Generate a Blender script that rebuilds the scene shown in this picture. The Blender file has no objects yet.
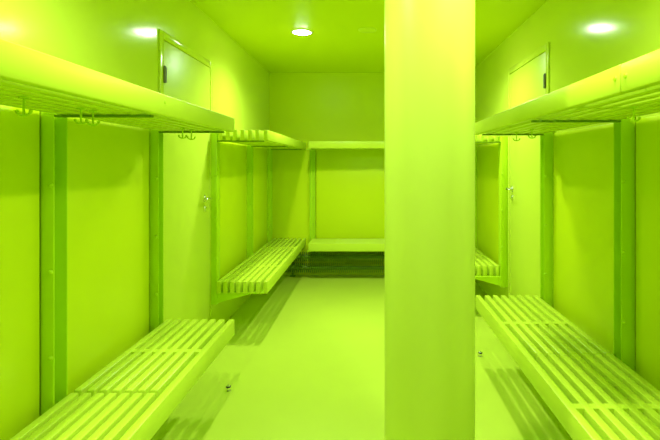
import bpy, bmesh, math
from mathutils import Vector, Matrix

scene = bpy.context.scene
COL = scene.collection
PI = math.pi

# ------------------------------------------------------------------ materials
def paint(name, rgb, rough=0.3, spec=0.5, bump=0.0, bscale=60.0, var=0.0, coat=0.0):
    m = bpy.data.materials.new(name); m.use_nodes = True
    nt = m.node_tree; b = nt.nodes['Principled BSDF']
    b.inputs['Base Color'].default_value = (*rgb, 1)
    b.inputs['Roughness'].default_value = rough
    b.inputs['Specular IOR Level'].default_value = spec
    if coat:
        b.inputs['Coat Weight'].default_value = coat
        b.inputs['Coat Roughness'].default_value = 0.12
    tc = nt.nodes.new('ShaderNodeTexCoord')
    if var:
        n = nt.nodes.new('ShaderNodeTexNoise'); n.inputs['Scale'].default_value = 1.7
        n.inputs['Detail'].default_value = 3
        r = nt.nodes.new('ShaderNodeValToRGB')
        r.color_ramp.elements[0].position = .35; r.color_ramp.elements[1].position = .65
        r.color_ramp.elements[0].color = (*[c*(1-var) for c in rgb], 1)
        r.color_ramp.elements[1].color = (*[min(1, c*(1+var)) for c in rgb], 1)
        nt.links.new(tc.outputs['Object'], n.inputs['Vector'])
        nt.links.new(n.outputs['Fac'], r.inputs['Fac'])
        nt.links.new(r.outputs['Color'], b.inputs['Base Color'])
    if bump:
        n2 = nt.nodes.new('ShaderNodeTexNoise'); n2.inputs['Scale'].default_value = bscale
        n2.inputs['Detail'].default_value = 2
        bp = nt.nodes.new('ShaderNodeBump'); bp.inputs['Strength'].default_value = bump
        bp.inputs['Distance'].default_value = 0.01
        nt.links.new(tc.outputs['Object'], n2.inputs['Vector'])
        nt.links.new(n2.outputs['Fac'], bp.inputs['Height'])
        nt.links.new(bp.outputs['Normal'], b.inputs['Normal'])
    return m

def metal(name, rgb, rough):
    m = bpy.data.materials.new(name); m.use_nodes = True
    b = m.node_tree.nodes['Principled BSDF']
    b.inputs['Base Color'].default_value = (*rgb, 1)
    b.inputs['Metallic'].default_value = 1; b.inputs['Roughness'].default_value = rough
    return m

def glow(name, rgb, s):
    m = bpy.data.materials.new(name); m.use_nodes = True
    nt = m.node_tree; nt.nodes.clear()
    e = nt.nodes.new('ShaderNodeEmission'); o = nt.nodes.new('ShaderNodeOutputMaterial')
    e.inputs['Color'].default_value = (*rgb, 1); e.inputs['Strength'].default_value = s
    nt.links.new(e.outputs[0], o.inputs[0])
    return m

LIME = (0.70, 0.785, 0.065)
M = {
    'wall':   paint('wall_paint', LIME, 0.14, 0.35, 0.02, 9, 0.0),
    'ceil':   paint('ceiling_paint', (0.70, 0.79, 0.015), 0.45, 0.4, 0.02, 14),
    'floor':  paint('floor_resin', (0.61, 0.71, 0.055), 0.34, 0.5, 0.02, 5, 0.025),
    'door':   paint('door_paint', (0.70, 0.785, 0.06), 0.34, 0.35, 0.01, 12),
    'panel':  paint('panel_laminate', (0.70, 0.785, 0.008), 0.32, 0.45),
    'steel':  paint('steel_powder_coat', (0.56, 0.755, 0.01), 0.38, 0.4),
    'wood':   paint('slat_lacquer', (0.655, 0.765, 0.045), 0.33, 0.4),
    'column': paint('column_paint', (0.70, 0.785, 0.09), 0.36, 0.5, 0.02, 10),
    'bracket': paint('bracket_painted_shade', (0.16, 0.27, 0.004), 0.5, 0.3),  # shadow line under the shelves, painted in as a darker bracket green
    'wallb': paint('back_wall_paint', (0.69, 0.775, 0.008), 0.32, 0.3, 0.02, 9),
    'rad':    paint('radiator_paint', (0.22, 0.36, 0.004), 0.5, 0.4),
    'chrome': metal('brushed_chrome', (0.75, 0.76, 0.74), 0.25),
    'dark':   metal('dark_steel', (0.20, 0.20, 0.17), 0.4),
    'rubber': paint('black_rubber', (0.02, 0.02, 0.02), 0.6),
    'brass':  metal('plated_screw', (0.55, 0.60, 0.20), 0.35),
    'lamp':   glow('lamp_glow', (0.95, 1.0, 0.85), 100.0),
    'white':  paint('white_enamel', (0.75, 0.78, 0.70), 0.4),
}

# ------------------------------------------------------------------ mesh helpers
def bx(bm, x0, x1, y0, y1, z0, z1, bev=0.0, seg=2):
    t = bmesh.new()
    bmesh.ops.create_cube(t, size=1)
    for v in t.verts:
        v.co = Vector(((x0+x1)/2 + v.co.x*(x1-x0), (y0+y1)/2 + v.co.y*(y1-y0), (z0+z1)/2 + v.co.z*(z1-z0)))
    if bev:
        bmesh.ops.bevel(t, geom=t.edges[:], offset=bev, segments=seg, affect='EDGES', profile=0.5)
    merge(bm, t)

def merge(bm, t, mat=None):
    me = bpy.data.meshes.new('tmp'); t.to_mesh(me); t.free()
    if mat is not None: me.transform(mat)
    bm.from_mesh(me); bpy.data.meshes.remove(me)

def lathe(bm, prof, seg=32, mat=None):
    """profile of (r, z) from bottom to top, closed at the axis"""
    t = bmesh.new(); rings = []
    for r, z in prof:
        if r < 1e-6: rings.append([t.verts.new((0, 0, z))])
        else: rings.append([t.verts.new((r*math.cos(2*PI*i/seg), r*math.sin(2*PI*i/seg), z)) for i in range(seg)])
    for a, b in zip(rings, rings[1:]):
        for i in range(seg):
            j = (i+1) % seg
            if len(a) == 1 and len(b) == 1: continue
            if len(a) == 1: t.faces.new((a[0], b[j], b[i]))
            elif len(b) == 1: t.faces.new((a[i], a[j], b[0]))
            else: t.faces.new((a[i], a[j], b[j], b[i]))
    bmesh.ops.recalc_face_normals(t, faces=t.faces[:])
    merge(bm, t, mat)

def tube(bm, pts, r, seg=10, rr=None):
    """swept round bar through pts with rounded ends"""
    t = bmesh.new(); pts = [Vector(p) for p in pts]; rings = []
    up = Vector((0, 1, 0))
    for i, p in enumerate(pts):
        d = (pts[min(i+1, len(pts)-1)] - pts[max(i-1, 0)]).normalized()
        a = d.cross(up)
        if a.length < 1e-3: a = d.cross(Vector((1, 0, 0)))
        a.normalize(); b = d.cross(a).normalized()
        rad = rr[i] if rr else r
        rings.append([t.verts.new(p + (a*math.cos(2*PI*k/seg) + b*math.sin(2*PI*k/seg))*rad) for k in range(seg)])
    for p, q in zip(rings, rings[1:]):
        for k in range(seg):
            t.faces.new((p[k], p[(k+1) % seg], q[(k+1) % seg], q[k]))
    t.faces.new(rings[0][::-1]); t.faces.new(rings[-1])
    bmesh.ops.recalc_face_normals(t, faces=t.faces[:])
    merge(bm, t)

def ball(bm, c, r, seg=12):
    t = bmesh.new(); bmesh.ops.create_uvsphere(t, u_segments=seg, v_segments=seg//2, radius=r)
    merge(bm, t, Matrix.Translation(c))

def prism(bm, poly, axis, a0, a1, bev=0.0):
    """extrude a polygon (u, v) along an axis; axis 'y': u=x, v=z"""
    t = bmesh.new()
    def P(u, v, a): return (u, a, v) if axis == 'y' else (a, u, v)
    A = [t.verts.new(P(u, v, a0)) for u, v in poly]; B = [t.verts.new(P(u, v, a1)) for u, v in poly]
    t.faces.new(A); t.faces.new(B[::-1]); n = len(poly)
    for i in range(n): t.faces.new((A[i], B[i], B[(i+1) % n], A[(i+1) % n]))
    bmesh.ops.recalc_face_normals(t, faces=t.faces[:])
    if bev: bmesh.ops.bevel(t, geom=t.edges[:], offset=bev, segments=1, affect='EDGES')
    merge(bm, t)

def obj(name, bm, mat, parent=None, smooth=True, loc=None):
    me = bpy.data.meshes.new(name); bm.to_mesh(me); bm.free()
    me.materials.append(M[mat])
    o = bpy.data.objects.new(name, me); COL.objects.link(o)
    if smooth:
        for p in me.polygons: p.use_smooth = True
        me.set_sharp_from_angle(angle=math.radians(35))
    if parent: o.parent = parent
    if loc: o.location = loc
    return o

def linked(name, src, parent, loc):
    o = src.copy(); o.name = name; COL.objects.link(o); o.parent = parent; o.location = loc
    return o

def tag(o, label, cat, group=None, kind=None):
    o['label'] = label; o['category'] = cat
    if group: o['group'] = group
    if kind: o['kind'] = kind
    return o

def empty(name, loc):
    o = bpy.data.objects.new(name, None); COL.objects.link(o); o.location = loc
    o.empty_display_size = 0.1
    return o

# ------------------------------------------------------------------ dimensions (metres; camera at the origin, looking along +y)
HC = 2.442                       # ceiling height
XL, XR = -1.215, 1.20           # side walls
YN, YB = -0.95, 5.68             # wall behind the viewer, back wall
T = 0.12

def struct(name, x0, x1, y0, y1, z0, z1, mat, label, cat):
    bm = bmesh.new(); bx(bm, x0, x1, y0, y1, z0, z1)
    o = obj(name, bm, mat, smooth=False); o['kind'] = 'structure'
    o['label'] = label; o['category'] = cat
    return o
struct('floor', XL-T, XR+T, YN-T, YB+T, -T, 0, 'floor', 'smooth glossy lime green resin floor', 'floor')
struct('ceiling', XL-T, XR+T, YN-T, YB+T, HC, HC+T, 'ceil', 'flat lime green painted ceiling', 'ceiling')
struct('wall_left', XL-T, XL, YN-T, YB+T, 0, HC, 'wall', 'glossy lime green wall on the left', 'wall')
struct('wall_right', XR, XR+T, YN-T, YB+T, 0, HC, 'wall', 'glossy lime green wall on the right', 'wall')
struct('wall_back', XL, XR, YB, YB+T, 0, HC, 'wallb', 'lime green wall at the far end', 'wall')
struct('wall_front', XL, XR, YN-T, YN, 0, HC, 'wall', 'lime green wall behind the viewer', 'wall')

# ------------------------------------------------------------------ column
bm = bmesh.new()
lathe(bm, [(0, 0), (.16, 0), (.16, HC), (0, HC)], 128)
tag(obj('round_column', bm, 'column', loc=(.212, 1.68, 0)), 'thick round lime green column standing in the middle of the room', 'column')

# ------------------------------------------------------------------ slatted benches and coat shelves
BT, BH = 0.45, 0.090             # bench top, board height
ST, SH = 1.596, 0.080            # shelf top, board height
SW = 0.031                       # board width
_cache = {}
def board(length, h, w=SW):
    k = (round(length, 4), h, w)
    if k not in _cache:
        bm = bmesh.new(); bx(bm, -w/2, w/2, -length/2, length/2, -h, 0, 0.0035, 2)
        me = bpy.data.meshes.new('board'); bm.to_mesh(me); bm.free(); me.materials.append(M['wood'])
        for p in me.polygons: p.use_smooth = True
        me.set_sharp_from_angle(angle=math.radians(50))
        _cache[k] = me
    return _cache[k]

def screw(parent, x, y, z, direction):
    """flat screw head lying on a face that looks along +x/-x ('x',s) or -y"""
    bm = bmesh.new()
    lathe(bm, [(0, 0), (.0075, 0), (.0075, .0015), (.005, .003), (0, .003)], 16)
    bx(bm, -.006, .006, -.0012, .0012, .0022, .0034)
    o = obj('screw', bm, 'steel', parent, loc=(x, y, z))
    o.rotation_euler = (0, direction*PI/2, 0.35)
    return o

def slatted(name, label, cat, group, s, back, front, y0, y1, top, h, n, spacers, screws=(), joint=None, gap=.018):
    """boards between |x| = back and front on side s, from y0 to y1; the last board nearest the room is the front board"""
    L = y1-y0; yc = (y0+y1)/2; xc = s*(back+front)/2
    root = empty(name, (xc, yc, top-h)); tag(root, label, cat, group)
    pitch = (back-front-SW-.007)/(n-1)
    for i in range(n):
        xa = back - SW/2 - i*pitch if i < n-1 else front + SW/2
        runs = [(y0, y1)] if (joint is None or i == n-1) else [(y0, joint-gap/2), (joint+gap/2, y1)]
        for ya, yb in runs:
            o = bpy.data.objects.new('slat' if i < n-1 else 'front_board', board(yb-ya, h, SW)); COL.objects.link(o)
            o.parent = root; o.location = (s*xa-xc, (ya+yb)/2-yc, h)
    for ys in spacers:
        bm = bmesh.new()
        for i in range(n-1):
            xa = back - SW/2 - i*pitch - pitch/2; g = (pitch-SW)/2 + .0015
            if i == n-2: xa -= .0035; g += .0035
            bx(bm, s*xa-xc-g, s*xa-xc+g, ys-yc-.018, ys-yc+.018, .02, h-.002)
        obj('cross_spacer', bm, 'wood', root, smooth=False)
    for (ys, zs) in screws:
        screw(root, s*(front)-xc, ys-yc, zs-(top-h), -s)
    # slim steel trim strip set in the slot behind the front board
    xa = front + SW + .008
    bm = bmesh.new(); bx(bm, s*xa-xc-.003, s*xa-xc+.003, -L/2+.12, L/2-.12, h-.045, h-.012)
    obj('slot_strip', bm, 'steel', root, smooth=False)
    return root

BL, FL = 1.158, 0.773            # left benches
BR, FR = 1.130, 0.714            # right benches
SL, SR, SF = 1.146, 1.120, 0.702
STR = 1.613                      # top of the right shelves            # backs of the shelves
B = 'slatted benches along the walls'; S = 'slatted coat shelves along the walls'
slatted('slatted_bench', 'long lime slatted bench on the near left, its far end beside the left door', 'bench', B, -1, BL, FL, 0.20, 2.685, BT, BH, 8, (0.6, 1.3, 2.235), joint=1.828)
slatted('slatted_bench', 'lime slatted bench far left, running from the left door to the back wall', 'bench', B, -1, BL, FL, 3.545, 5.665, BT, BH, 8, (4.1, 5.05))
slatted('slatted_bench', 'long lime slatted bench on the near right, its far end beside the right door', 'bench', B, 1, BR, FR, 0.20, 3.18, BT, BH, 8, (0.8, 1.72, 2.63), joint=2.196, gap=.003)
slatted('slatted_bench', 'lime slatted bench far right, mostly hidden behind the column', 'bench', B, 1, BR, FR, 4.10, 5.665, BT, BH, 8, (4.6, 5.1))

shL = slatted('coat_shelf', 'long lime slatted coat shelf high on the left, above the near left bench', 'shelf', S, -1, SL, FL, 0.20, 2.685, ST, SH, 7, (0.6, 2.2), ((1.77, 1.568),))
slatted('coat_shelf', 'lime slatted coat shelf far left, with slat ends showing beyond the left door', 'shelf', S, -1, SL, FL, 3.545, 5.665, ST, SH, 7, (4.1, 5.05))
shR1 = slatted('coat_shelf', 'lime slatted coat shelf on the right, from the front board seam to the right door', 'shelf', S, 1, SR, SF, 1.321, 3.18, STR, SH, 7, (1.7, 2.63), ((1.345, 1.577),))
shR2 = slatted('coat_shelf', 'lime slatted coat shelf at the right picture edge, nearer than the front board seam', 'shelf', S, 1, SR, SF, 0.20, 1.317, STR, SH, 7, (0.7,), ((1.290, 1.575),))
slatted('coat_shelf', 'lime slatted coat shelf far right, slat ends showing between column and right door', 'shelf', S, 1, SR, SF, 4.10, 5.665, STR, SH, 7, (4.6, 5.1))

def slatted_back(name, label, cat, group, x0, x1, y0, y1, top, h, n):
    root = empty(name, ((x0+x1)/2, (y0+y1)/2, top-h)); tag(root, label, cat, group)
    L = x1-x0; pitch = (y1-y0-SW)/(n-1)
    for i in range(n):
        o = bpy.data.objects.new('front_board' if i == 0 else 'slat', board(L, h, SW)); COL.objects.link(o)
        o.parent = root; o.location = (0, y0+SW/2+i*pitch-(y0+y1)/2, h); o.rotation_euler = (0, 0, PI/2)
    for xs in (-.35, .35):
        bm = bmesh.new()
        for i in range(n-1):
            yy = y0+SW/2+(i+.5)*pitch-(y0+y1)/2; g = (pitch-SW)/2+.0015
            bx(bm, xs-.018, xs+.018, yy-g, yy+g, .02, h-.002)
        obj('cross_spacer', bm, 'wood', root, smooth=False)
    return root
slatted_back('slatted_bench', 'lime slatted bench across the back wall, above the finned radiator', 'bench', B, -.69, .64, 5.27, 5.63, BT, BH, 7)
slatted_back('coat_shelf', 'lime slatted coat shelf across the back wall, between the two corners', 'shelf', S, -.69, .64, 5.27, 5.60, ST, SH, 6)

# ------------------------------------------------------------------ coat hooks (parts of the shelf they are screwed under)
def hook(root, x, y, bottom, under):
    """double anchor-shaped hook hanging below the slats"""
    bm = bmesh.new()
    top = under; w = .0195
    lathe(bm, [(0, top-.004), (.013, top-.004), (.013, top), (0, top)], 16, Matrix.Translation((0, 0, 0)))
    tube(bm, [(0, 0, top), (0, 0, bottom+.004)], .0033)
    for sx in (-1, 1):
        pts = []
        for k in range(9):
            a = k/8*PI*0.52
            pts.append((sx*(w*.98*math.sin(a)), 0, bottom+.004+.011*(1-math.cos(a))))
        tube(bm, pts, .0032)
        ball(bm, pts[-1], .0052)
    o = obj('coat_hook', bm, 'steel', root)
    o.location = Vector((x, y, 0)) - root.location
    return o
for y in (1.29, 1.545, 1.612, 2.383, 2.50): hook(shL, -.95, y, 1.462, ST-SH)
for y in (1.64, 2.67, 2.95): hook(shR1, .92, y, 1.478, STR-SH)
hook(shR2, .92, 1.15, 1.478, STR-SH)

# ------------------------------------------------------------------ wall posts with their bracket arms and bolts
PD = 0.043
def bolt(parent, x, y, z):
    bm = bmesh.new()
    lathe(bm, [(0, 0), (.009, 0), (.009, .002), (.0065, .006), (.003, .0075), (0, .0078)], 16)
    o = obj('bolt', bm, 'steel', parent, loc=(x, y, z)); o.rotation_euler = (PI/2, 0, 0)

P = 'steel wall posts carrying benches and shelves'
def post(label, s, wall, y0, y1, bench_front, shelf_front, st=ST, z0=.27, z1=1.58, closed=False):
    """s: side; hollow rectangular steel upright on the wall with a flat bench arm, a gusset and a flat shelf arm"""
    bm = bmesh.new(); w = abs(wall); f = 1.162 if s < 0 else 1.134
    xa, xb = sorted((s*w, s*f))
    if closed: bx(bm, xa, xb, y0, y1, z0, z1, .003, 2)
    wb, wf = s*w, s*(w-.005)
    if not closed:
        bx(bm, min(wb, wf), max(wb, wf), y0, y1, z0, z1)
        bx(bm, xa, xb, y0, y0+.005, z0, z1, .0012, 1)
        bx(bm, xa, xb, y1-.005, y1, z0, z1, .0012, 1)
    o = obj('wall_post', bm, 'steel')
    tag(o, label, 'post', P)
    ym = (y0+y1)/2
    bm = bmesh.new()
    a, b = sorted((s*(f+.002), s*(bench_front+.035)))
    bx(bm, a, b, y0+.008, y1-.008, BT-BH-.010, BT-BH-.0005, .0015, 1)
    prism(bm, [(s*(f+.002), z0+.01), (s*(f+.002), BT-BH-.008), (s*(f-.26), BT-BH-.008)], 'y', y0+.008, y0+.014)
    obj('bench_bracket', bm, 'steel', o)
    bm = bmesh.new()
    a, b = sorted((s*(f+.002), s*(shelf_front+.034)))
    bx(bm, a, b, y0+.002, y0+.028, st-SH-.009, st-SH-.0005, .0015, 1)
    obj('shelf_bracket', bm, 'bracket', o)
    for z in (1.256, .936, .62): bolt(o, s*(f+.011), y0, z)
    return o
post('lime steel post on the left wall nearest the viewer, left of the left door', -1, XL, 1.727, 1.807, FL, FL)
post('lime steel post at the near edge of the left door', -1, XL, 2.580, 2.645, FL, FL)
post('lime steel post at the far edge of the left door', -1, XL, 3.565, 3.645, FL, FL, closed=True)
post('lime steel post midway along the far left bench', -1, XL, 4.60, 4.68, FL, FL)
post('lime steel post on the left wall in the far left corner', -1, XL, 5.52, 5.60, FL, FL)
post('lime steel post on the right wall nearest the viewer, at the right picture edge', 1, XR, 2.12, 2.19, FR, SF, STR)
post('lime steel post at the near edge of the right door', 1, XR, 3.063, 3.133, FR, SF, STR)
post('lime steel post at the far edge of the right door, close to the column', 1, XR, 4.07, 4.15, FR, SF, STR, closed=True)
post('lime steel post on the right wall far behind the column', 1, XR, 5.23, 5.31, FR, SF, STR)

def back_post(label, x0, x1):
    bm = bmesh.new(); y1 = YB; y0 = YB-PD
    bx(bm, x0, x1, y1-.005, y1, .27, 1.57)
    bx(bm, x0, x0+.005, y0, y1, .27, 1.57, .0012, 1)
    bx(bm, x1-.005, x1, y0, y1, .27, 1.57, .0012, 1)
    o = obj('wall_post', bm, 'steel'); tag(o, label, 'post', P)
    bm = bmesh.new()
    bx(bm, x0+.008, x1-.008, 5.31, y0+.002, BT-BH-.010, BT-BH-.0005, .0015, 1)
    prism(bm, [(y0+.002, .28), (y0+.002, BT-BH-.008), (y0-.24, BT-BH-.008)], 'x', x0+.01, x0+.016)
    obj('bench_bracket', bm, 'steel', o)
    bm = bmesh.new(); bx(bm, x0+.008, x1-.008, 5.275, y0+.002, ST-SH-.011, ST-SH-.0005, .0015, 1)
    obj('shelf_bracket', bm, 'steel', o)
    for z in (1.256, .936, .62):
        bm = bmesh.new()
        lathe(bm, [(0, 0), (.009, 0), (.009, .002), (.0065, .006), (.003, .0075), (0, .0078)], 16)
        b = obj('bolt', bm, 'steel', o, loc=((x0+x1)/2, y1-.005, z)); b.rotation_euler = (PI/2, 0, 0)
back_post('lime steel post on the back wall at the left end of its bench', -.725, -.655)
back_post('lime steel post on the back wall hidden behind the column', .605, .675)

# ------------------------------------------------------------------ back panels behind the benches
W = 'smooth panels between the posts'
def panel(label, s, wall, y0, y1):
    bm = bmesh.new(); a, b = sorted((wall, wall - s*.012))
    bx(bm, a, b, y0, y1, .30, 1.535, .004, 2)
    tag(obj('wall_panel', bm, 'panel'), label, 'panel', W)
panel('lime wall panel at the left picture edge, nearer than the first left post', -1, XL, .2, 1.713)
panel('lime wall panel between the first left post and the left door post', -1, XL, 1.809, 2.566)
panel('lime wall panel just beyond the left door, above the far left bench', -1, XL, 3.659, 4.586)
panel('narrow looking lime wall panel next to the far left corner', -1, XL, 4.682, 5.506)
panel('lime wall panel at the right picture edge, nearer than the first right post', 1, XR, .2, 2.106)
panel('lime wall panel between the first right post and the right door post', 1, XR, 2.192, 3.049)
panel('lime wall panel between the right door and the column', 1, XR, 4.152, 5.216)
bm = bmesh.new(); bx(bm, -.645, .595, YB-.024, YB, .40, 1.535, .004, 2)
tag(obj('wall_panel', bm, 'panel'), 'wide lime wall panel on the back wall above the bench', 'panel', W)

# ------------------------------------------------------------------ doors
def door(name, s, wall, y0, y1, top, hz, off, label):
    """leaf hinged on its near edge, casing, hinges, lever handle and lock on the far edge"""
    bm = bmesh.new(); a, b = sorted((wall, wall - s*.007))
    bx(bm, a, b, y0+.004, y1-.004, .008, top-.004, .003, 2)
    d = obj(name, bm, 'door'); d['kind'] = 'structure'; d['label'] = label; d['category'] = 'door'
    bm = bmesh.new(); a, b = sorted((wall, wall - s*.011)); c = .048
    bx(bm, a, b, y0-c, y0, 0, top+c, .003, 2)
    bx(bm, a, b, y1, y1+.035, 0, top+c, .003, 2)
    bx(bm, a, b, y0, y1, top, top+c, .003, 2)
    obj('door_frame', bm, 'wall', d)
    x = wall - s*.007
    for z in (.25, top-.205):
        bm = bmesh.new()
        lathe(bm, [(0, -.05), (.006, -.05), (.0075, -.048), (.0075, -.002), (.006, 0), (.0075, .002), (.0075, .048), (.006, .05), (0, .05)], 14,
              Matrix.Translation((x - s*.0085, y0-.001, z)))
        u, v = sorted((x - s*.006, x - s*.008)); bx(bm, u, v, y0+.004, y0+.03, z-.045, z+.045)
        obj('hinge', bm, 'dark', d)
    yh = y1-off
    rx = Matrix.Rotation(-s*PI/2, 4, 'Y')
    bm = bmesh.new()
    lathe(bm, [(0, 0), (.026, 0), (.026, .006), (.022, .009), (0, .009)], 24, Matrix.Translation((x, yh, hz)) @ rx)
    tube(bm, [(x, yh, hz), (x-s*.044, yh, hz), (x-s*.052, yh-.008, hz), (x-s*.054, yh-.02, hz), (x-s*.054, yh-.115, hz)], .0088, 12)
    ball(bm, (x-s*.054, yh-.115, hz), .0088)
    obj('lever_handle', bm, 'chrome', d)
    bm = bmesh.new()
    lathe(bm, [(0, 0), (.024, 0), (.024, .006), (.020, .009), (.010, .009), (.010, .016), (0, .016)], 24, Matrix.Translation((x, yh, hz-.075)) @ rx)
    obj('lock_cylinder', bm, 'chrome', d)
    return d
door('door_1', -1, XL, 2.747, 3.554, 2.065, 1.085, .12, 'flush lime green door in the left wall')
door('door_2', 1, XR, 3.185, 4.018, 2.105, 1.13, .08, 'flush lime green door in the right wall')

# ------------------------------------------------------------------ finned radiator below the back bench
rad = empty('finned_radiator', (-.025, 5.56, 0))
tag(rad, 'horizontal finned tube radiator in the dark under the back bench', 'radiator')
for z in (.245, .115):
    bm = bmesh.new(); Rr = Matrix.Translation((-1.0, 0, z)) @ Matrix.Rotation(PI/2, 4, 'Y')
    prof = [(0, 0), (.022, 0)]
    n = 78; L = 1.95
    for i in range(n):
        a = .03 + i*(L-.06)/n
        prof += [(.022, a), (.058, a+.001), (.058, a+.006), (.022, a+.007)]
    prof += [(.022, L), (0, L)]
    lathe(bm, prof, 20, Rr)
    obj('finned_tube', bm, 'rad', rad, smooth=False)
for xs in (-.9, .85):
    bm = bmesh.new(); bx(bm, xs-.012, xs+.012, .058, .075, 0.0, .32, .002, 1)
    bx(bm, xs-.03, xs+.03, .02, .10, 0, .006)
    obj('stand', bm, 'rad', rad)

# ------------------------------------------------------------------ door stops on the floor
def stop(label, x, y):
    root = empty('door_stop', (x, y, 0)); tag(root, label, 'door stop', 'floor door stops')
    bm = bmesh.new(); lathe(bm, [(0, 0), (.019, 0), (.019, .004), (.012, .007), (.011, .022), (.014, .025), (.014, .038), (.010, .042), (0, .043)], 24)
    obj('body', bm, 'chrome', root).scale = (.8, .8, .75)
    bm = bmesh.new(); lathe(bm, [(.0140, .0265), (.0175, .0275), (.0180, .032), (.0175, .0365), (.0140, .0375)], 24)
    obj('rubber_ring', bm, 'rubber', root).scale = (.8, .8, .75)
stop('small metal door stop on the floor by the end of the left bench', -.835, 2.77)
stop('small metal door stop on the floor right next to the column', .768, 3.27)

# ------------------------------------------------------------------ ceiling fittings
D = 'round recessed downlights'
POW = 130.0
def downlight(label, x, y, p):
    root = empty('downlight', (x, y, HC)); tag(root, label, 'light', D)
    bm = bmesh.new(); lathe(bm, [(.073, -.001), (.075, -.006), (.088, -.005), (.092, 0), (.073, 0)], 40)
    obj('trim_ring', bm, 'white', root)
    bm = bmesh.new(); lathe(bm, [(0, -.018), (.025, -.017), (.048, -.0135), (.064, -.008), (.0735, -.001), (.0735, -.0005), (0, -.0005)], 40)
    obj('lens', bm, 'lamp', root)
    l = bpy.data.lights.new('lamp', 'SPOT'); l.spot_size = math.radians(150); l.spot_blend = .65
    l.shadow_soft_size = .04; l.energy = p; l.color = (.755, 1.0, .85)
    lo = bpy.data.objects.new('lamp', l); COL.objects.link(lo); lo.parent = root; lo.location = (0, 0, -.024)
downlight('glowing round downlight in the ceiling, in view left of the column', -.569, 3.93, POW*.88)
downlight('round downlight in the ceiling hidden behind the column', .535, 3.80, POW*.88)
downlight('round downlight overhead on the left, out of view', -.555, 1.25, POW*.90)
downlight('round downlight overhead on the right, out of view', .535, 1.25, POW*.90)

bm = bmesh.new(); lathe(bm, [(0, -.014), (.055, -.013), (.072, -.008), (.076, 0), (0, 0)], 40)
tag(obj('ceiling_disc', bm, 'column', loc=(-.02, 3.87, HC)), 'flat unlit lime disc on the ceiling, right of the glowing downlight', 'ceiling disc')

# ------------------------------------------------------------------ world, camera, view
w = bpy.data.worlds.new('World'); scene.world = w; w.use_nodes = True
w.node_tree.nodes['Background'].inputs[0].default_value = (0, 0, 0, 1)
F = 470.0
cam = bpy.data.cameras.new('camera'); co = bpy.data.objects.new('camera', cam); COL.objects.link(co)
co.location = (0, 0, 1.33); co.rotation_euler = (PI/2, 0, 0)
cam.sensor_fit = 'HORIZONTAL'; cam.sensor_width = 36; cam.lens = F/660*36
cam.shift_x = (330-370)/660; cam.shift_y = -(220-165)/660
cam.clip_start = .02
scene.camera = co
scene.view_settings.view_transform = 'Standard'
scene.view_settings.look = 'None'
scene.view_settings.gamma = 1
scene.view_settings.use_curve_mapping = False
scene.view_settings.exposure = -0.41
try:
    scene.cycles.max_bounces = 16; scene.cycles.diffuse_bounces = 10
except Exception: pass
